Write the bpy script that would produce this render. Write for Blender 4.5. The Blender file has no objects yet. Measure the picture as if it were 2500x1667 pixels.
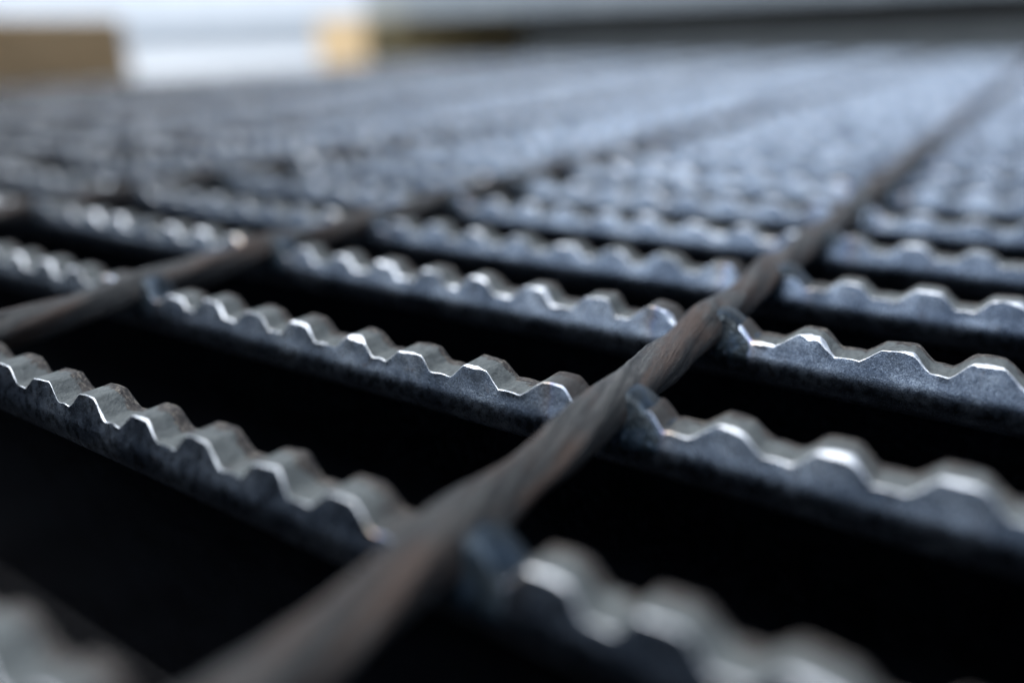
import bpy, math, random
import numpy as np
from mathutils import Matrix, Vector

scn = bpy.context.scene
S = 0.0012                       # metres per layout unit (one tooth pitch is 10 units = 12 mm)
rng = np.random.default_rng(7)
random.seed(7)

# ------------------------------------------------------------------ camera
cam_d = bpy.data.cameras.new("camera")
cam = bpy.data.objects.new("camera", cam_d)
scn.collection.objects.link(cam)
yaw, pit, rol = -0.60185, -0.36926, -0.02906
CAM = Vector((34.928, -41.030, 36.289))
fw = Vector((math.sin(yaw) * math.cos(pit), math.cos(yaw) * math.cos(pit), math.sin(pit)))
r0 = Vector((math.cos(yaw), -math.sin(yaw), 0.0))
u0 = r0.cross(fw)
cr = r0 * math.cos(rol) + u0 * math.sin(rol)
cu = -r0 * math.sin(rol) + u0 * math.cos(rol)
m = Matrix((cr, cu, -fw)).transposed().to_4x4()
m.translation = CAM * S
cam.matrix_world = m
cam_d.sensor_width = 36.0
cam_d.lens = 1945.0 / 2500.0 * 36.0
cam_d.clip_start = 0.001
cam_d.clip_end = 400.0
cam_d.dof.use_dof = True
cam_d.dof.focus_distance = 94.0 * S
cam_d.dof.aperture_fstop = cam_d.lens / (5.5 * S * 1000.0)
cam_d.dof.aperture_blades = 9
scn.camera = cam

# ------------------------------------------------------------------ world, sun, exposure
SUN_EL, SUN_AZ = math.radians(61), math.radians(220)      # azimuth from +Y towards +X
world = bpy.data.worlds.new("World")
scn.world = world
world.use_nodes = True
wn = world.node_tree
bg = wn.nodes["Background"]
sky = wn.nodes.new("ShaderNodeTexSky")
sky.sky_type = 'NISHITA'
sky.sun_disc = False
sky.sun_elevation = SUN_EL
sky.sun_rotation = SUN_AZ
sky.dust_density = 4.0
sky.air_density = 1.0
wn.links.new(sky.outputs["Color"], bg.inputs["Color"])
bg.inputs["Strength"].default_value = 0.06
sun_d = bpy.data.lights.new("sun", 'SUN')
sun_d.energy = 2.5
sun_d.angle = math.radians(84)
sun_d.color = (0.81, 0.905, 1.0)
sun = bpy.data.objects.new("sun", sun_d)
scn.collection.objects.link(sun)
sd = Vector((math.sin(SUN_AZ) * math.cos(SUN_EL), math.cos(SUN_AZ) * math.cos(SUN_EL), math.sin(SUN_EL)))
sun.rotation_euler = (-sd).to_track_quat('-Z', 'Y').to_euler()
sun.location = (0, 0, 3)
scn.view_settings.view_transform = 'Standard'
scn.view_settings.look = 'None'
scn.view_settings.gamma = 1.0
scn.view_settings.exposure = 0.80
scn.cycles.max_bounces = 6
scn.cycles.use_denoising = True

# ------------------------------------------------------------------ material helpers
class NT:
    def __init__(self, name):
        self.m = bpy.data.materials.new(name)
        self.m.use_nodes = True
        self.t = self.m.node_tree
        self.b = self.t.nodes["Principled BSDF"]
    def n(self, kind, **kw):
        nd = self.t.nodes.new(kind)
        for k, v in kw.items():
            if isinstance(v, (int, str, bool)) and hasattr(nd, k) and k not in nd.inputs:
                setattr(nd, k, v)
        return nd
    def link(self, a, b): self.t.links.new(a, b)
    def pos(self, sc=(1, 1, 1), unit=S):
        g = self.t.nodes.new("ShaderNodeNewGeometry")
        v = self.t.nodes.new("ShaderNodeVectorMath"); v.operation = 'MULTIPLY'
        self.link(g.outputs["Position"], v.inputs[0])
        v.inputs[1].default_value = tuple(c / unit for c in sc)
        return v.outputs[0]
    def noise(self, vec, scale, detail=4, rough=0.55, dist=0.0):
        nd = self.t.nodes.new("ShaderNodeTexNoise")
        nd.inputs["Scale"].default_value = scale
        nd.inputs["Detail"].default_value = detail
        nd.inputs["Roughness"].default_value = rough
        nd.inputs["Distortion"].default_value = dist
        self.link(vec, nd.inputs["Vector"])
        return nd.outputs["Fac"]
    def ramp(self, fac, stops, interp='LINEAR'):
        nd = self.t.nodes.new("ShaderNodeValToRGB")
        cr_ = nd.color_ramp; cr_.interpolation = interp
        col = lambda c: (c, c, c, 1) if isinstance(c, (int, float)) else (*c, 1)
        cr_.elements.remove(cr_.elements[1])
        cr_.elements[0].position = stops[0][0]; cr_.elements[0].color = col(stops[0][1])
        for p, c in stops[1:]:
            cr_.elements.new(p).color = col(c)
        self.link(fac, nd.inputs["Fac"])
        return nd.outputs["Color"]
    def mix(self, fac, a, b, blend='MIX'):
        nd = self.t.nodes.new("ShaderNodeMix"); nd.data_type = 'RGBA'; nd.blend_type = blend
        for s, v in ((nd.inputs[0], fac), (nd.inputs[6], a), (nd.inputs[7], b)):
            if hasattr(v, "is_output"): self.link(v, s)
            elif isinstance(v, (int, float)): s.default_value = v
            else: s.default_value = (*v, 1)
        return nd.outputs[2]
    def math(self, op, a, b=0.0):
        nd = self.t.nodes.new("ShaderNodeMath"); nd.operation = op
        for s, v in ((nd.inputs[0], a), (nd.inputs[1], b)):
            if hasattr(v, "is_output"): self.link(v, s)
            else: s.default_value = v
        return nd.outputs[0]
    def attr(self, name):
        nd = self.t.nodes.new("ShaderNodeAttribute"); nd.attribute_name = name
        return nd.outputs["Fac"]
    def set(self, key, v):
        s = self.b.inputs[key]
        if hasattr(v, "is_output"): self.link(v, s)
        elif isinstance(v, tuple): s.default_value = (*v, 1)
        else: s.default_value = v
    def bump(self, h, strength, dist):
        nd = self.t.nodes.new("ShaderNodeBump")
        nd.inputs["Strength"].default_value = strength
        nd.inputs["Distance"].default_value = dist
        self.link(h, nd.inputs["Height"])
        self.link(nd.outputs["Normal"], self.b.inputs["Normal"])

def heat_colour(nt, base, amount=1.0, top=False):
    """temper colours of the steel beside a weld: the tint depends on the distance to the rod"""
    g = nt.t.nodes.new("ShaderNodeSeparateXYZ"); nt.link(nt.pos(), g.inputs[0])
    d = nt.math('PINGPONG', nt.math('ADD', g.outputs[0], 0.3), 87.315 / 2)
    wob = nt.math('MULTIPLY', nt.math('SUBTRACT', nt.noise(nt.pos(), 0.6, 2), 0.5), 1.6)
    f = nt.math('DIVIDE', nt.math('ADD', d, wob), 12.0)
    col = nt.ramp(f, [(0.0, (0.02, 0.06, 0.12)), (0.36, (0.05, 0.13, 0.25)), (0.44, (0.42, 0.55, 0.80)), (0.525, (0.40, 0.52, 0.80)),
                      (0.555, (0.09, 0.10, 0.62)), (0.585, (0.80, 0.42, 0.12)), (0.66, (0.80, 0.58, 0.28)), (0.76, (0.8, 0.75, 0.66))])
    a = nt.ramp(f, [(0.0, 1.0), (0.60, 1.0), (0.76, 0.0)])
    a = nt.math('MULTIPLY', a, amount)
    a = nt.math('MULTIPLY', a, nt.ramp(nt.noise(nt.pos(), 0.045, 2), [(0.38, 0.15), (0.58, 1.0)]))
    if top:                                        # only the head of the bar was heated
        zz = nt.math('DIVIDE', nt.math('ADD', g.outputs[2], 8.0), 8.0)
        a = nt.math('MULTIPLY', a, nt.ramp(zz, [(0.35, 0.0), (0.75, 1.0)]))
    return nt.mix(a, base, col)

def mat_scale(worn):                               # blue-black mill scale; head scuffed through to grey steel in specks, web coloured darker for its shade
    t = NT("scuffed_mill_scale_steel" if worn else "shade_dark_mill_scale")
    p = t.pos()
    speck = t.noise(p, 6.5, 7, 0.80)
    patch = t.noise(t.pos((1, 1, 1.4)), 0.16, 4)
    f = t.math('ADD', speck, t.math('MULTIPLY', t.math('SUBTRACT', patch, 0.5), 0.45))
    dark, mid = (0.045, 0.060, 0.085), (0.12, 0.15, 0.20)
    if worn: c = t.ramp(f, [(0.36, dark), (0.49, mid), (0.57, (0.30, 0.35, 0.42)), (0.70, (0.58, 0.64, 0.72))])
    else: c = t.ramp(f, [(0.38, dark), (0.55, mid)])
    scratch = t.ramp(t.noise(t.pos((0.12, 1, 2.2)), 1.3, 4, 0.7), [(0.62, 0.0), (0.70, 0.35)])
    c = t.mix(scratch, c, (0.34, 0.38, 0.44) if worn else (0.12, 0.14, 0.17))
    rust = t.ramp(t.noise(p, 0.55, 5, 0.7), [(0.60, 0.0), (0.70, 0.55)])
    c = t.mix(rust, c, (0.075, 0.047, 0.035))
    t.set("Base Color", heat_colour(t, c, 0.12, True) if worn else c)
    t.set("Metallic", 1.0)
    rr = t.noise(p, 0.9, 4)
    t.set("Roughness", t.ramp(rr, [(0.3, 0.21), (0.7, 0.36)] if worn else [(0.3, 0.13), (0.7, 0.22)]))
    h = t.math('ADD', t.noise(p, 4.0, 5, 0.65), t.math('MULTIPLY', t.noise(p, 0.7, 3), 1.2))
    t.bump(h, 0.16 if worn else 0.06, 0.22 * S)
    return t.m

def mat_cut():                                     # sheared, weathered tops of the teeth
    t = NT("sheared_steel_top")
    p = t.pos()
    c = t.ramp(t.noise(t.pos((1, 0.45, 1)), 1.5, 6, 0.75), [(0.28, (0.048, 0.054, 0.053)), (0.48, (0.108, 0.118, 0.114)), (0.62, (0.148, 0.160, 0.152)), (0.8, (0.23, 0.235, 0.22))])
    spots = t.ramp(t.noise(p, 2.6, 4, 0.7), [(0.30, 1.0), (0.37, 0.0)])
    c = t.mix(t.math('MULTIPLY', spots, 0.8), c, (0.018, 0.017, 0.016))
    scl = t.ramp(t.noise(t.pos((1.0, 1.0, 1.0)), 0.14, 4, 0.6), [(0.58, 0.0), (0.66, 1.0)])
    c = t.mix(t.math('MULTIPLY', scl, 0.7), c, (0.040, 0.033, 0.029))
    # torn scale along the back edge of the bar
    tc = t.t.nodes.new("ShaderNodeTexCoord"); sp = t.t.nodes.new("ShaderNodeSeparateXYZ"); t.link(tc.outputs["Object"], sp.inputs[0])
    yy = t.math('ADD', t.math('DIVIDE', sp.outputs[1], 4.0 * S), t.math('MULTIPLY', t.math('SUBTRACT', t.noise(p, 0.45, 4, 0.65), 0.5), 1.1))
    torn = t.ramp(yy, [(0.66, 0.0), (0.74, 1.0)])
    tcol = t.ramp(t.noise(t.pos((0.6, 1.6, 1)), 1.8, 5, 0.75), [(0.40, (0.022, 0.017, 0.015)), (0.54, (0.060, 0.050, 0.043)), (0.62, (0.20, 0.17, 0.135)), (0.7, (0.30, 0.27, 0.22))])
    c = t.mix(torn, c, tcol)
    g = t.t.nodes.new("ShaderNodeSeparateXYZ"); t.link(p, g.inputs[0])
    d = t.math('PINGPONG', t.math('ADD', g.outputs[0], 0.3), 87.315 / 2)
    c = t.mix(t.ramp(t.math('DIVIDE', d, 12.0), [(0.5, 0.75), (0.78, 0.0)]), c, (0.030, 0.021, 0.017))
    t.set("Base Color", c)
    t.set("Metallic", 0.0)
    t.set("Roughness", 0.6)
    h = t.math('ADD', t.noise(p, 3.0, 5, 0.7), t.noise(t.pos((1, 0.3, 1)), 1.0, 3))
    t.bump(h, 0.7, 0.3 * S)
    return t.m

def mat_burr():                                    # bright bare metal of the sheared edge
    t = NT("bare_steel_edge")
    p = t.pos()
    c = t.ramp(t.noise(p, 3.0, 4, 0.6), [(0.30, (0.42, 0.44, 0.47)), (0.5, (0.80, 0.82, 0.85)), (0.8, (0.92, 0.93, 0.95))])
    t.set("Base Color", heat_colour(t, c, 0.6))
    t.set("Metallic", 0.85)
    t.set("Roughness", 0.42)
    t.bump(t.noise(p, 3.5, 4, 0.6), 0.35, 0.2 * S)
    return t.m

def mat_rod():
    t = NT("weathered_twisted_rod")
    p = t.pos()
    tc = t.t.nodes.new("ShaderNodeTexCoord"); sp = t.t.nodes.new("ShaderNodeSeparateXYZ"); t.link(tc.outputs["Object"], sp.inputs[0])
    rot = t.t.nodes.new("ShaderNodeVectorRotate"); rot.rotation_type = 'Y_AXIS'
    rot.inputs["Center"].default_value = (0, 0, -1.35 * S)
    t.link(tc.outputs["Object"], rot.inputs["Vector"])
    t.link(t.math('MULTIPLY', sp.outputs[1], 2 * math.pi / 84.0 / S), rot.inputs["Angle"])
    def tw(sx, sy):
        v = t.t.nodes.new("ShaderNodeVectorMath"); v.operation = 'MULTIPLY'
        t.link(rot.outputs[0], v.inputs[0]); v.inputs[1].default_value = (sx / S, sy / S, sx / S)
        return v.outputs[0]
    st = t.noise(tw(1.0, 0.07), 1.15, 6, 0.66, 0.25)
    fine = t.noise(tw(1.0, 0.25), 3.2, 5, 0.7)
    f = t.math('ADD', t.math('MULTIPLY', st, 0.72), t.math('MULTIPLY', fine, 0.28))
    c = t.ramp(f, [(0.36, (0.016, 0.016, 0.016)), (0.45, (0.042, 0.041, 0.040)), (0.54, (0.086, 0.084, 0.079)), (0.66, (0.17, 0.163, 0.150))])
    rust = t.ramp(t.noise(tw(1.0, 0.2), 0.36, 5, 0.65), [(0.46, 0.0), (0.60, 0.85)])
    c = t.mix(rust, c, (0.090, 0.056, 0.040))
    pit = t.ramp(t.noise(p, 2.8, 5, 0.7), [(0.36, 1.0), (0.42, 0.0)])
    c = t.mix(t.math('MULTIPLY', pit, 0.8), c, (0.012, 0.011, 0.012))
    t.set("Base Color", c)
    t.set("Metallic", 0.25)
    t.set("Roughness", t.ramp(f, [(0.35, 0.55), (0.65, 0.40)]))
    h = t.math('ADD', t.math('MULTIPLY', f, 2.2), t.math('MULTIPLY', t.noise(p, 3.0, 5, 0.7), 0.8))
    t.bump(h, 0.8, 0.45 * S)
    return t.m

def mat_weld():
    t = NT("tempered_blue_weld")
    p = t.pos()
    c = t.ramp(t.noise(p, 0.45, 5, 0.65), [(0.30, (0.010, 0.013, 0.015)), (0.48, (0.022, 0.032, 0.040)), (0.60, (0.034, 0.056, 0.085)), (0.72, (0.06, 0.05, 0.04))])
    t.set("Base Color", c)
    t.set("Metallic", 0.5)
    t.set("Roughness", 0.30)
    t.bump(t.math('ADD', t.noise(p, 0.5, 3), t.math('MULTIPLY', t.noise(p, 2.2, 4, 0.6), 0.35)), 0.6, 0.7 * S)
    return t.m

def mat_wood(name, dark, light, axis):
    t = NT(name)
    sc = [0.05, 0.05, 0.05]; sc[axis] = 0.004
    g = t.noise(t.pos(tuple(sc)), 1.0, 6, 0.65, 1.2)
    c = t.ramp(g, [(0.3, dark), (0.7, light)])
    blot = t.ramp(t.noise(t.pos(), 0.02, 3), [(0.4, 0.0), (0.7, 0.35)])
    c = t.mix(blot, c, tuple(v * 0.6 for v in dark))
    t.set("Base Color", c); t.set("Roughness", 0.8)
    t.bump(g, 0.4, 2 * S)
    return t.m

def mat_endgrain(name, dark, light):
    t = NT(name)
    w = t.t.nodes.new("ShaderNodeTexWave"); w.wave_type = 'RINGS'; w.rings_direction = 'Y'
    w.inputs["Scale"].default_value = 0.05; w.inputs["Distortion"].default_value = 3.0
    v = t.t.nodes.new("ShaderNodeVectorMath"); v.operation = 'ADD'
    t.link(t.pos(), v.inputs[0]); v.inputs[1].default_value = (960, 0, 20)
    t.link(v.outputs[0], w.inputs["Vector"])
    t.set("Base Color", t.ramp(w.outputs["Fac"], [(0.2, dark), (0.8, light)]))
    t.set("Roughness", 0.85)
    t.bump(w.outputs["Fac"], 0.3, 1.5 * S)
    return t.m

def mat_plain(name, c1, c2, scale, rough, metal=0.0, bump=0.3, bd=1.0, detail=6):
    t = NT(name)
    n = t.noise(t.pos(), scale, detail, 0.6)
    t.set("Base Color", t.ramp(n, [(0.3, c1), (0.7, c2)]))
    t.set("Roughness", rough); t.set("Metallic", metal)
    t.bump(t.noise(t.pos(), scale * 8, 5), bump, bd * S)
    return t.m

M_SCUFF, M_WEB_DARK, M_CUT, M_BURR, M_ROD, M_WELD = mat_scale(True), mat_scale(False), mat_cut(), mat_burr(), mat_rod(), mat_weld()
M_WOOD_L = mat_wood("brown_timber", (0.68, 0.42, 0.20), (0.80, 0.53, 0.28), 1)
M_WOOD_M = mat_wood("pale_timber", (0.54, 0.41, 0.20), (0.72, 0.56, 0.30), 1)
M_END_L = mat_endgrain("brown_end_grain", (0.16, 0.10, 0.06), (0.26, 0.17, 0.10))
M_END_M = mat_endgrain("pale_end_grain", (0.66, 0.44, 0.22), (0.78, 0.58, 0.34))
M_PLATE = mat_plain("galvanised_plate", (0.30, 0.34, 0.37), (0.40, 0.44, 0.47), 0.02, 0.5, 0.3)
M_PLATE_SHADE = mat_plain("shade_dark_plate", (0.03, 0.032, 0.034), (0.05, 0.052, 0.054), 0.02, 0.55, 0.0)
M_GALV = mat_plain("galvanised_beam", (0.46, 0.50, 0.52), (0.58, 0.62, 0.64), 0.02, 0.6, 0.0)
M_CONC = mat_plain("concrete", (0.55, 0.56, 0.57), (0.66, 0.67, 0.67), 0.006, 0.85, 0.0, 0.3, 1.5)
M_GAP_DARK = mat_plain("gap_darkening_black", (0.008, 0.008, 0.009), (0.016, 0.016, 0.017), 0.05, 0.9, 0.0, 0.6, 2.0)
M_GAP_DARK.node_tree.nodes["Principled BSDF"].inputs["Specular IOR Level"].default_value = 0.08
M_WALL = mat_plain("pale_cladding", (0.62, 0.66, 0.70), (0.72, 0.75, 0.78), 0.003, 0.6)
M_TRIM = mat_plain("grey_trim", (0.30, 0.33, 0.36), (0.36, 0.39, 0.42), 0.01, 0.5)

# ------------------------------------------------------------------ mesh helpers
def link(o, parent=None):
    scn.collection.objects.link(o)
    if parent is not None: o.parent = parent
    return o

def mesh_obj(name, verts, faces, mats, parent=None, fmat=None, smooth=True, loc=(0, 0, 0), attr=None):
    me = bpy.data.meshes.new(name)
    V = np.asarray(verts, dtype=np.float32); F = np.asarray(faces, dtype=np.int32)
    me.vertices.add(len(V)); me.vertices.foreach_set("co", (V * S).ravel())
    k = F.shape[1]
    me.loops.add(F.size); me.loops.foreach_set("vertex_index", F.ravel())
    me.polygons.add(len(F))
    me.polygons.foreach_set("loop_start", np.arange(0, F.size, k, dtype=np.int32))
    me.polygons.foreach_set("loop_total", np.full(len(F), k, dtype=np.int32))
    if fmat is not None: me.polygons.foreach_set("material_index", np.asarray(fmat, dtype=np.int32))
    me.polygons.foreach_set("use_smooth", np.full(len(F), bool(smooth)))
    for mt in mats: me.materials.append(mt)
    if attr is not None:
        for an, av in attr.items():
            a = me.attributes.new(an, 'FLOAT', 'POINT'); a.data.foreach_set("value", np.asarray(av, dtype=np.float32))
    me.update(calc_edges=True); me.validate()
    o = bpy.data.objects.new(name, me)
    o.location = tuple(c * S for c in loc)
    return link(o, parent)

def tag(o, label, cat, group=None, kind=None):
    if label: o["label"] = label
    if cat: o["category"] = cat
    if group: o["group"] = group
    if kind: o["kind"] = kind
    return o

def smooth_noise(x, period, seed):
    r = np.random.default_rng(seed)
    lo = math.floor(x.min() / period) - 1; hi = math.ceil(x.max() / period) + 2
    k = r.uniform(-1, 1, hi - lo + 1)
    t = x / period - lo; i = t.astype(int); f = t - i; f = f * f * (3 - 2 * f)
    return k[i] * (1 - f) + k[i + 1] * f

# ------------------------------------------------------------------ the grating
PITCH, ROD_Q, T = 27.373, 87.315, 4.0
X0, X1 = -862.0, 150.0
K0, K1 = -3, 36
ROD_IDX = list(range(-9, 2))
known = {0: [-71.3, -61.82, -51.8, -41.91, -31.58, -21.43, -11.42, 9.12, 18.82, 28.27],
         1: [-84.81, -76.02, -67.14, -57.48, -47.62, -37.21, -27.83, -17.42, -7.32, 12.84, 22.95, 33.04],
         2: [-66.86, -56.76, -46.83, -37.11, -26.93, -16.55, -7.09, 12.95, 23.29, 33.01],
         3: [-47.62, -36.93, -27.1, -17.41, 12.41, 22.8, 32.88]}
DY = {-1: 0.5, 0: -0.26, 1: 0.30, 2: 0.19, 3: -0.22}
DZ = {-1: -0.1, 0: -0.87, 1: -0.03, 2: 0.65, 3: 0.26}
bar_y = {k: k * PITCH + DY.get(k, float(rng.uniform(-0.3, 0.3))) for k in range(K0, K1 + 1)}
bar_z = {k: DZ.get(k, float(rng.uniform(-0.35, 0.45))) for k in range(K0, K1 + 1)}

def rod_x(j): return j * ROD_Q + (-0.5 if j == 0 else 0.0)

def teeth_of(k):
    if k in known:
        c = list(known[k]); c.sort()
        # fill the tooth hidden by the rod, then carry on at the pitch on both sides
        full = [c[0]]
        for v in c[1:]:
            n = round((v - full[-1]) / 10.0); s0 = full[-1]
            for q in range(1, n + 1): full.append(s0 + (v - s0) * q / n)
        c = full
    else:
        c = [float(rng.uniform(-5, 5))]
    while c[0] > X0 + 4: c.insert(0, c[0] - 10.0)
    while c[-1] < X1 - 4: c.append(c[-1] + 10.0)
    return np.array(c)

def tooth_height(x, cs, seed):
    r = np.random.default_rng(seed)
    flat = 1.5 + r.uniform(-0.35, 0.35, len(cs)); foot = 3.6 + r.uniform(-0.3, 0.3, len(cs)); hh = r.uniform(-0.24, 0.12, len(cs))
    hh = hh - np.where(r.random(len(cs)) < 0.12, r.uniform(0.15, 0.5, len(cs)), 0.0)      # dented or worn-down tips
    skew = r.uniform(-0.35, 0.35, len(cs)); tilt = r.uniform(-0.10, 0.10, len(cs))
    i = np.clip(np.searchsorted(cs, x), 1, len(cs) - 1)
    i = np.where(np.abs(x - cs[i - 1]) < np.abs(x - cs[i]), i - 1, i)
    d = np.abs(x - cs[i])
    sgn = np.sign(x - cs[i])
    fl = flat[i] + skew[i] * sgn; ft = foot[i] + 0.5 * skew[i] * sgn
    t = np.clip((d - fl) / (ft - fl), 0, 1)
    t = 0.6 * t + 0.4 * t * t * (3 - 2 * t)
    top = hh[i] + tilt[i] * (x - cs[i]) - 0.10 * np.clip(d / flat[i], 0, 1) ** 2
    return top * (1 - t) - 1.95 * t - 0.12 * np.clip((4.6 - d) / 1.2, 0, 1) * (t >= 1)

def build_bar(k, parent):
    cs = teeth_of(k); seed = 100 + k
    near = 0 <= k <= 4 or k == -1
    if near:
        lo = {-1: -140, 0: -110, 1: -130, 2: -170, 3: -210, 4: -260}[k]
        fine = np.arange(lo, 75, 0.28 if k in (0, 1, 2) else 0.4)
        far = np.concatenate([np.arange(X0, lo, 1.6), fine, np.arange(75, X1, 1.6)])
        xs = np.unique(np.concatenate([far, [X1]]))
    else:
        step = 1.25 if k < 14 else 1.67
        xs = np.arange(X0, X1, step)
    h = tooth_height(xs, cs, seed)
    for j in ROD_IDX:                                             # the tooth beside each rod was melted down in the weld
        h = h - 0.8 * np.exp(-((xs - rod_x(j) - 3.6) / 1.7) ** 2) * np.clip((h + 2.0) / 2.0, 0, 1)
    n = len(xs)
    bow = 0.25 * smooth_noise(xs, 140, seed + 3)                  # the bar is not perfectly straight
    hb = h + 0.05 * smooth_noise(xs, 0.9, seed + 5)
    b = 0.52 + 0.2 * smooth_noise(xs, 4.1, seed + 7) + 0.13 * smooth_noise(xs, 0.7, seed + 9)
    dh = np.gradient(h, xs)
    tr = np.random.default_rng(seed + 21).uniform(0.45, 1.15, len(cs) + 1)
    wear = np.interp(xs, cs, tr[:len(cs)]) * np.clip(0.85 + 0.45 * smooth_noise(xs, 55, seed + 22), 0.4, 1.2)
    crest = np.clip((h + 1.9) / 1.9, 0, 1)
    brk = np.clip(0.75 + 1.1 * smooth_noise(xs, 2.3, seed + 23), 0.12, 1.2)
    b = b * brk * (0.32 + 0.68 * np.clip(crest + np.clip(0.6 * smooth_noise(xs, 40, seed + 24), 0, 1), 0, 1)) * wear * np.clip(0.95 - 1.3 * dh, 0.2, 1.15)
    b = np.clip(b * (1.45 if k > 1 else 0.75 if k < 1 else 1.0), 0.07, 1.2)
    b2 = np.clip(0.2 + 0.1 * smooth_noise(xs, 1.7, seed + 11), 0.08, 0.4)
    burr = 0.06 + 0.06 * smooth_noise(xs, 0.8, seed + 13)
    one = np.ones(n)
    W = 1.65
    ztop = hb - b * 0.58
    def face(z): return -1.30 * np.where(z > -2.9, -z / 4.4, 0.659 + 0.341 * np.sin(np.clip((-z - 2.9) / 1.8, 0, 1) * np.pi / 2))
    yt = face(ztop)
    # strips: lists of (y, z) columns, front to back; a strip's ends are not shared so the edges between strips stay sharp
    fr = 0.06 * smooth_noise(xs, 1.3, seed + 15)
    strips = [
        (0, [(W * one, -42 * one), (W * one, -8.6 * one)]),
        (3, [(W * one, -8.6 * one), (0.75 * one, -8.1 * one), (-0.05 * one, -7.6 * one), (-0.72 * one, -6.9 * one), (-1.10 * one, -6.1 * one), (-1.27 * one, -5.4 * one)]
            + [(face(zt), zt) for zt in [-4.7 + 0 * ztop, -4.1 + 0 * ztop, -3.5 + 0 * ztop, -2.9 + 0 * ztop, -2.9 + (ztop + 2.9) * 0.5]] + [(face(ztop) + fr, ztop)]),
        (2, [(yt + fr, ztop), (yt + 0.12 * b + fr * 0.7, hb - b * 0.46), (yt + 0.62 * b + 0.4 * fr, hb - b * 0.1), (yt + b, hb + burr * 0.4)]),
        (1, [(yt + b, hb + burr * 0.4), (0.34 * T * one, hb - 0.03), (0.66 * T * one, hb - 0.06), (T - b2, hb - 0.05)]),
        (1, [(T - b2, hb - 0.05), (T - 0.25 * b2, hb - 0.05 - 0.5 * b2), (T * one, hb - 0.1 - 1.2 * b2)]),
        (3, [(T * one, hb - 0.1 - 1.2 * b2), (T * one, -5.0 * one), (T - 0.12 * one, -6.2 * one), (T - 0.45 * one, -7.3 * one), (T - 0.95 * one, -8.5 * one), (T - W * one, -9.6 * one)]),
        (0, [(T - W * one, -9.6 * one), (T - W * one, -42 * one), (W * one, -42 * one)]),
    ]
    V, F, FM = [], [], []
    base = 0
    for mi, cols in strips:
        c = len(cols)
        P = np.zeros((c, n, 3))
        for q, (yy, zz) in enumerate(cols):
            P[q, :, 0] = xs; P[q, :, 1] = yy + bow; P[q, :, 2] = zz
        V.append(P.reshape(-1, 3))
        i = np.arange(n - 1)
        for q in range(c - 1):
            a = base + q * n + i; d = base + (q + 1) * n + i
            F.append(np.stack([a, a + 1, d + 1, d], 1)); FM.append(np.full(n - 1, mi))
        base += c * n
    # end caps
    V = np.concatenate(V); F = np.concatenate(F); FM = np.concatenate(FM)
    caps_v, caps_f = [], []
    for x in (X0, xs[-1]):
        hz = -1.0
        o = base + len(caps_v)
        caps_v += [(x, 0, -5), (x, T, -5), (x, T, hz - 1.2), (x, 0, hz - 1.2), (x, W, -42), (x, T - W, -42), (x, T - W, -5), (x, W, -5)]
        caps_f += [(o, o + 1, o + 2, o + 3), (o + 4, o + 5, o + 6, o + 7)]
    V = np.concatenate([V, np.array(caps_v, float)]); F = np.concatenate([F, np.array(caps_f)]); FM = np.concatenate([FM, np.zeros(len(caps_f), int)])
    return mesh_obj("bearing_bar", V, F, [M_WEB_DARK, M_CUT, M_BURR, M_SCUFF], parent, FM, True, (0, bar_y[k], bar_z[k]))

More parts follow.
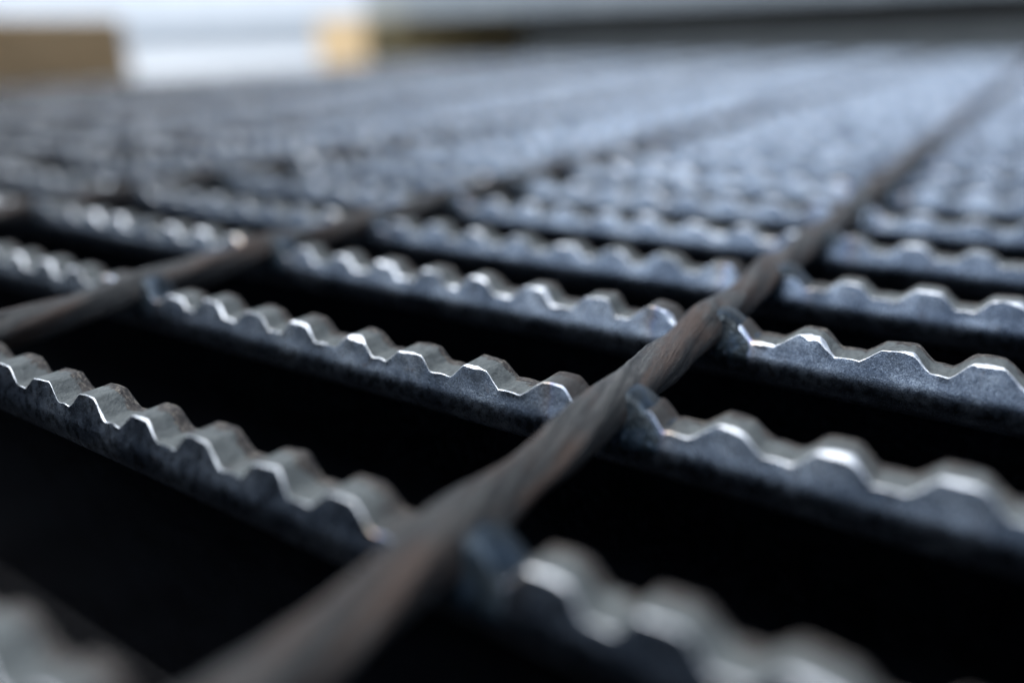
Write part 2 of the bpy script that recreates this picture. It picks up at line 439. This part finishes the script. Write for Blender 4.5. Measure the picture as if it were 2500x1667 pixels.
def build_rod(j, parent):
    ya, yb = K0 * PITCH - 4, K1 * PITCH + 8
    near = j in (0, -1, 1, -2)
    if near: ys = np.concatenate([np.arange(ya, 170, 0.55), np.arange(170, yb, 2.5)])
    else: ys = np.arange(ya, yb, 3.0)
    na = 40 if near else 16
    th = np.linspace(0, 2 * np.pi, na, endpoint=False)
    n = len(ys)
    seed = 900 + 17 * j
    tw = 2 * np.pi * (ys / 84.0 + 0.21 * j) + 0.5 * smooth_noise(ys, 18, seed)
    A = th[None, :] - tw[:, None]
    p = 3.3
    rad = 2.32 / (np.abs(np.cos(A)) ** p + np.abs(np.sin(A)) ** p) ** (1 / p)
    # longitudinal drawing lines and hammer marks
    g = np.zeros((n, na))
    for q in range(5):
        g += 0.035 * np.sin((3 + 2 * q) * A + 6.28 * np.random.default_rng(seed + q).random()) * (0.6 + 0.4 * smooth_noise(ys, 9 + 3 * q, seed + 30 + q))[:, None]
    rad += 1.2 * g + 0.24 * smooth_noise(ys, 6.0, seed + 50)[:, None] + 0.05 * smooth_noise(ys, 1.4, seed + 51)[:, None]
    for k in range(K0, K1 + 1):
        e = np.exp(-((ys - bar_y[k] - 0.5 * T) / 3.6) ** 2)
        lump = 0.22 + 0.28 * np.random.default_rng(seed + 70 + k).random()
        rad += (e * lump)[:, None] * (0.55 + 0.45 * np.abs(np.cos(th))[None, :])
    mid = 0.5 - 0.5 * np.cos(2 * np.pi * (ys - 0.5 * T) / PITCH)         # 1 half way between two bars
    cx = 0.30 * smooth_noise(ys, 30, seed + 80) + 0.12 * smooth_noise(ys, 9, seed + 82)
    cz = -1.20 - 0.40 * mid + 0.18 * smooth_noise(ys, 24, seed + 81)
    zk = np.interp(ys, [bar_y[k] for k in range(K0, K1 + 1)], [bar_z[k] for k in range(K0, K1 + 1)])
    V = np.zeros((n, na, 3))
    V[:, :, 0] = cx[:, None] + rad * np.cos(th)[None, :]
    V[:, :, 1] = ys[:, None]
    V[:, :, 2] = (cz + 0.7 * zk)[:, None] + rad * np.sin(th)[None, :]
    i = np.arange(n - 1)[:, None]; q = np.arange(na)[None, :]; q1 = (q + 1) % na
    F = np.stack([(i * na + q), (i + 1) * na + q + 0 * i, (i + 1) * na + q1 + 0 * i, i * na + q1], -1).reshape(-1, 4)
    # ends: fans of quads collapsed on a centre ring
    V = V.reshape(-1, 3)
    ends_v, ends_f = [], []
    for e, row in ((0, 0), (1, n - 1)):
        c = V[row * na:(row + 1) * na].mean(0); ci = len(V) + len(ends_v); ends_v.append(c)
        for s in range(0, na, 2):
            ends_f.append((row * na + s, row * na + (s + 1) % na, row * na + (s + 2) % na, ci))
    V = np.concatenate([V, np.array(ends_v)]); F = np.concatenate([F, np.array(ends_f)])
    return mesh_obj("cross_rod", V, F, [M_ROD], parent, None, True, (rod_x(j), 0, 0))

def weld_arrays(seed, hi=True):
    """steel squeezed out where the rod is forged into the bar: it swallows the tooth beside the rod"""
    r = np.random.default_rng(seed)
    n = 60 if hi else 9
    L, Rr = 4.7 + r.uniform(-0.4, 0.5), 7.9 + r.uniform(-0.7, 0.5)
    xs = np.linspace(-L, Rr, n)
    sm = lambda t: t * t * (3 - 2 * t)
    tp = np.where(xs < 0, 0.5 - 3.0 * sm(np.clip((-xs - 1.6) / (L - 1.6), 0, 1)), 0.75 - 3.2 * sm(np.clip((xs - 3.0) / (Rr - 3.0), 0, 1)))
    tp = tp + 0.14 * smooth_noise(xs + 20, 1.6, seed + 1) * np.clip((Rr - xs), 0, 1)
    edge = np.clip(np.minimum(xs + L, Rr - xs) / 1.6, 0, 1)
    dl = -0.26 + 0.30 * edge + 0.34 * np.exp(-((np.abs(xs) - 2.75) / 0.45) ** 2) * (0.5 + 0.8 * r.random()) + 0.06 * smooth_noise(xs + 20, 1.0, seed + 2)
    zb = -5.6 + 1.6 * np.clip(np.abs(xs - 1) / 7, 0, 1) + 0.35 * smooth_noise(xs + 20, 1.5, seed + 3)
    face = lambda z: -1.30 * np.clip(-z / 4.4, -0.2, 1.0)
    cols = [(0.5 + 0 * xs, zb)]
    for q in (0.0, 0.35, 0.7, 1.0):
        z = zb + (tp - 0.9 - zb) * q
        cols.append((face(z) - dl, z))
    ft = face(tp - 0.9) - dl
    cols += [(ft + 0.22, tp - 0.42), (ft + 0.65, tp - 0.12), (0.45 * T + 0 * xs, tp), (T - 0.6 + 0 * xs, tp - 0.1), (T + 0.6 * dl, tp - 0.6), (T + dl, -2.5 + 0 * xs), (T + dl, zb)]
    na = len(cols)
    V = np.zeros((n, na, 3))
    for q, (y, z) in enumerate(cols): V[:, q, 0] = xs; V[:, q, 1] = y; V[:, q, 2] = z
    V = V.reshape(-1, 3)
    i = np.arange(n - 1)[:, None]; q = np.arange(na)[None, :]; q1 = (q + 1) % na
    F = np.stack([(i * na + q), i * na + q1, (i + 1) * na + q1, (i + 1) * na + q + 0 * i], -1).reshape(-1, 4)
    return V, F

def build_grating():
    root = bpy.data.objects.new("steel_grating", None); link(root)
    root.empty_display_size = 0.05
    tag(root, "dark serrated steel grating of toothed bars and twisted cross rods", "grating")
    for k in range(K0, K1 + 1): build_bar(k, root)
    rods = {j: build_rod(j, root) for j in ROD_IDX}
    weld_me = []
    for s in range(6):
        V, F = weld_arrays(300 + s)
        o = mesh_obj("weld", V, F, [M_WELD]); weld_me.append(o.data); bpy.data.objects.remove(o)
    cross = []
    for j in ROD_IDX:
        for k in range(K0, K1 + 1):
            P = Vector((rod_x(j), bar_y[k], bar_z[k]))
            d = P - CAM; z = d.dot(fw)
            vis = z > 5 and abs(d.dot(cr)) < 0.75 * z and abs(d.dot(cu)) < 0.55 * z
            cross.append((0 if vis else 1, z if z > 0 else 1e4, j, k, P))
    cross.sort(key=lambda c: c[:2])
    near = [c for c in cross if c[0] == 0][:150]
    rest = [c for c in cross if c not in near]
    for i, (_, _, j, k, P) in enumerate(near):
        o = bpy.data.objects.new("weld", weld_me[(i * 5 + 1) % 6])
        o.parent = rods[j]
        o.location = ((0.0) * S, P.y * S, P.z * S)
        link(o)
    V0, F0 = weld_arrays(333, False)
    V = np.concatenate([V0 + np.array(P)[None, :] for *_, P in rest]); F = np.concatenate([F0 + i * len(V0) for i in range(len(rest))])
    o = mesh_obj("far_welds", V, F, [M_WELD], root); o["kind"] = "stuff"
    return root

build_grating()

# ------------------------------------------------------------------ boxes with worn, slightly uneven edges
def block(name, x0, x1, y0, y1, z0, z1, mats, end_axis=None, bev=2.0, wob=0.0, seed=1, parent=None):
    import bmesh
    bm = bmesh.new()
    bmesh.ops.create_cube(bm, size=1.0)
    bmesh.ops.scale(bm, vec=((x1 - x0), (y1 - y0), (z1 - z0)), verts=bm.verts)
    long_e = [e for e in bm.edges if (e.verts[0].co - e.verts[1].co).length > 0.8 * max(x1 - x0, y1 - y0)]
    if wob: bmesh.ops.subdivide_edges(bm, edges=long_e, cuts=7, use_grid_fill=True)
    r = random.Random(seed)
    if wob:
        for v in bm.verts: v.co += Vector((r.uniform(-wob, wob), r.uniform(-wob, wob), r.uniform(-wob * .4, 0)))
    bmesh.ops.bevel(bm, geom=[e for e in bm.edges if e.calc_face_angle(0) > 0.8], offset=bev, segments=2, affect='EDGES', profile=0.5)
    bm.normal_update()
    for f in bm.faces:
        f.material_index = 1 if (end_axis is not None and abs(f.normal[end_axis]) > 0.8) else 0
    bmesh.ops.scale(bm, vec=(S, S, S), verts=bm.verts)
    me = bpy.data.meshes.new(name); bm.to_mesh(me); bm.free()
    for mt in mats: me.materials.append(mt)
    o = bpy.data.objects.new(name, me)
    o.location = tuple(S * c for c in ((x0 + x1) / 2, (y0 + y1) / 2, (z0 + z1) / 2))
    return link(o, parent)

GZ = -42.9
TOP = 61.5
TOP2 = 64.0
o = block("timber_block", -985, -885, 120, 528, GZ + 0.2, TOP + 3.5, [M_WOOD_L, M_END_L], 1, 2.5, 1.2, 3)
tag(o, "brown squared timber beyond the grating's end, carrying a short grey batten", "timber", "timbers beside the grating")
o = block("timber_block", -990, -882, 922, 1460, GZ + 0.2, TOP2, [M_WOOD_M, M_END_M], 1, 2.5, 0.8, 4)
tag(o, "pale squared timber with a bright cut end carrying the steel plate", "timber", "timbers beside the grating")
o = block("wooden_batten", -1010, -905, 300, 372, TOP + 3.6, TOP + 23, [mat_wood("grey_batten_wood", (0.42, 0.40, 0.37), (0.55, 0.52, 0.48), 0)], None, 1.5, 0.5, 6)
tag(o, "short grey batten lying across the brown timber", "batten")

# ------------------------------------------------------------------ the plate on the timbers
o = block("steel_plate", -965, 420, 1016, 2900, TOP2 + 0.1, TOP2 + 62, [M_PLATE_SHADE], None, 3.0, 0.0, 8)  # body colour is dark to give the underside its shade
tag(o, "thick steel plate coloured dark for its shaded underside, with an added pale front edge, resting on timbers above the grating", "steel plate")
c = block("added_pale_edge", -967, 422, 1009, 1015.8, TOP2 - 0.4, TOP2 + 63, [M_PLATE], None, 1.2, 0.0, 10)  # added strip: only the lit front keeps the pale colour
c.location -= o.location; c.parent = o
c["label"] = "pale galvanised strip added to keep the lit front of the plate light"
o = block("steel_beam", -770, 420, 1190, 1275, GZ + 0.2, 36.0, [M_GALV], None, 3.0, 0.0, 9)
tag(o, "grey beam in the shade under the steel plate, behind the grating", "beam")
o = block("wooden_batten", -775, 420, 1186, 1262, 36.1, TOP2, [mat_wood("shade_black_batten", (0.020, 0.018, 0.016), (0.038, 0.034, 0.030), 0)], None, 1.5, 0.4, 11)  # added batten, its black colour stands for shade below the plate
tag(o, "long black batten added as a band of shade between the grey beam and the steel plate", "batten")

# ------------------------------------------------------------------ ground, wall
G = 60.0 / S
mesh_obj("ground", [(-G, -G, GZ), (G, -G, GZ), (G, G, GZ), (-G, G, GZ)], [(0, 1, 2, 3)], [M_CONC], smooth=False)["kind"] = "structure"
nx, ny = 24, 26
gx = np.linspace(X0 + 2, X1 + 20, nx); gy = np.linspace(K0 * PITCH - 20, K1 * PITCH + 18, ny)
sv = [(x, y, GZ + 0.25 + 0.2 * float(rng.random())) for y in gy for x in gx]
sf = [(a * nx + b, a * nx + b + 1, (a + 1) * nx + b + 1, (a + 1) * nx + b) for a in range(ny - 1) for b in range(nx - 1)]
o = mesh_obj("gap_darkening_sheet", sv, sf, [M_GAP_DARK])  # added sheet, near black so the gaps between the bars go dark
tag(o, "added black sheet that darkens the gaps under the toothed grating", "sheet")

wall = link(bpy.data.objects.new("warehouse_wall", None)); wall.location = (-2.5, 6.2, GZ * S)
tag(wall, "pale panelled wall far behind the timbers, out of focus", "wall")
def wall_box(name, x0, x1, y0, y1, z0, z1, mt):
    u = 1 / S
    o = block(name, x0 * u, x1 * u, y0 * u, y1 * u, z0 * u, z1 * u, [mt], None, 6.0, parent=wall)
    return o
wall_box("plinth", -12, 8, -0.03, 0.2, 0, 0.30, M_TRIM)
for i in range(20):
    wall_box("wall_panel", -12 + i + 0.008, -11 + i - 0.008, 0.0 + 0.004 * (i % 3), 0.15, 0.302, 4.2, M_WALL)
wall_box("backing_board", -12, 8, 0.16, 0.24, 0.302, 4.2, M_TRIM)

print("faces", sum(len(o.data.polygons) for o in scn.objects if o.type == 'MESH'))
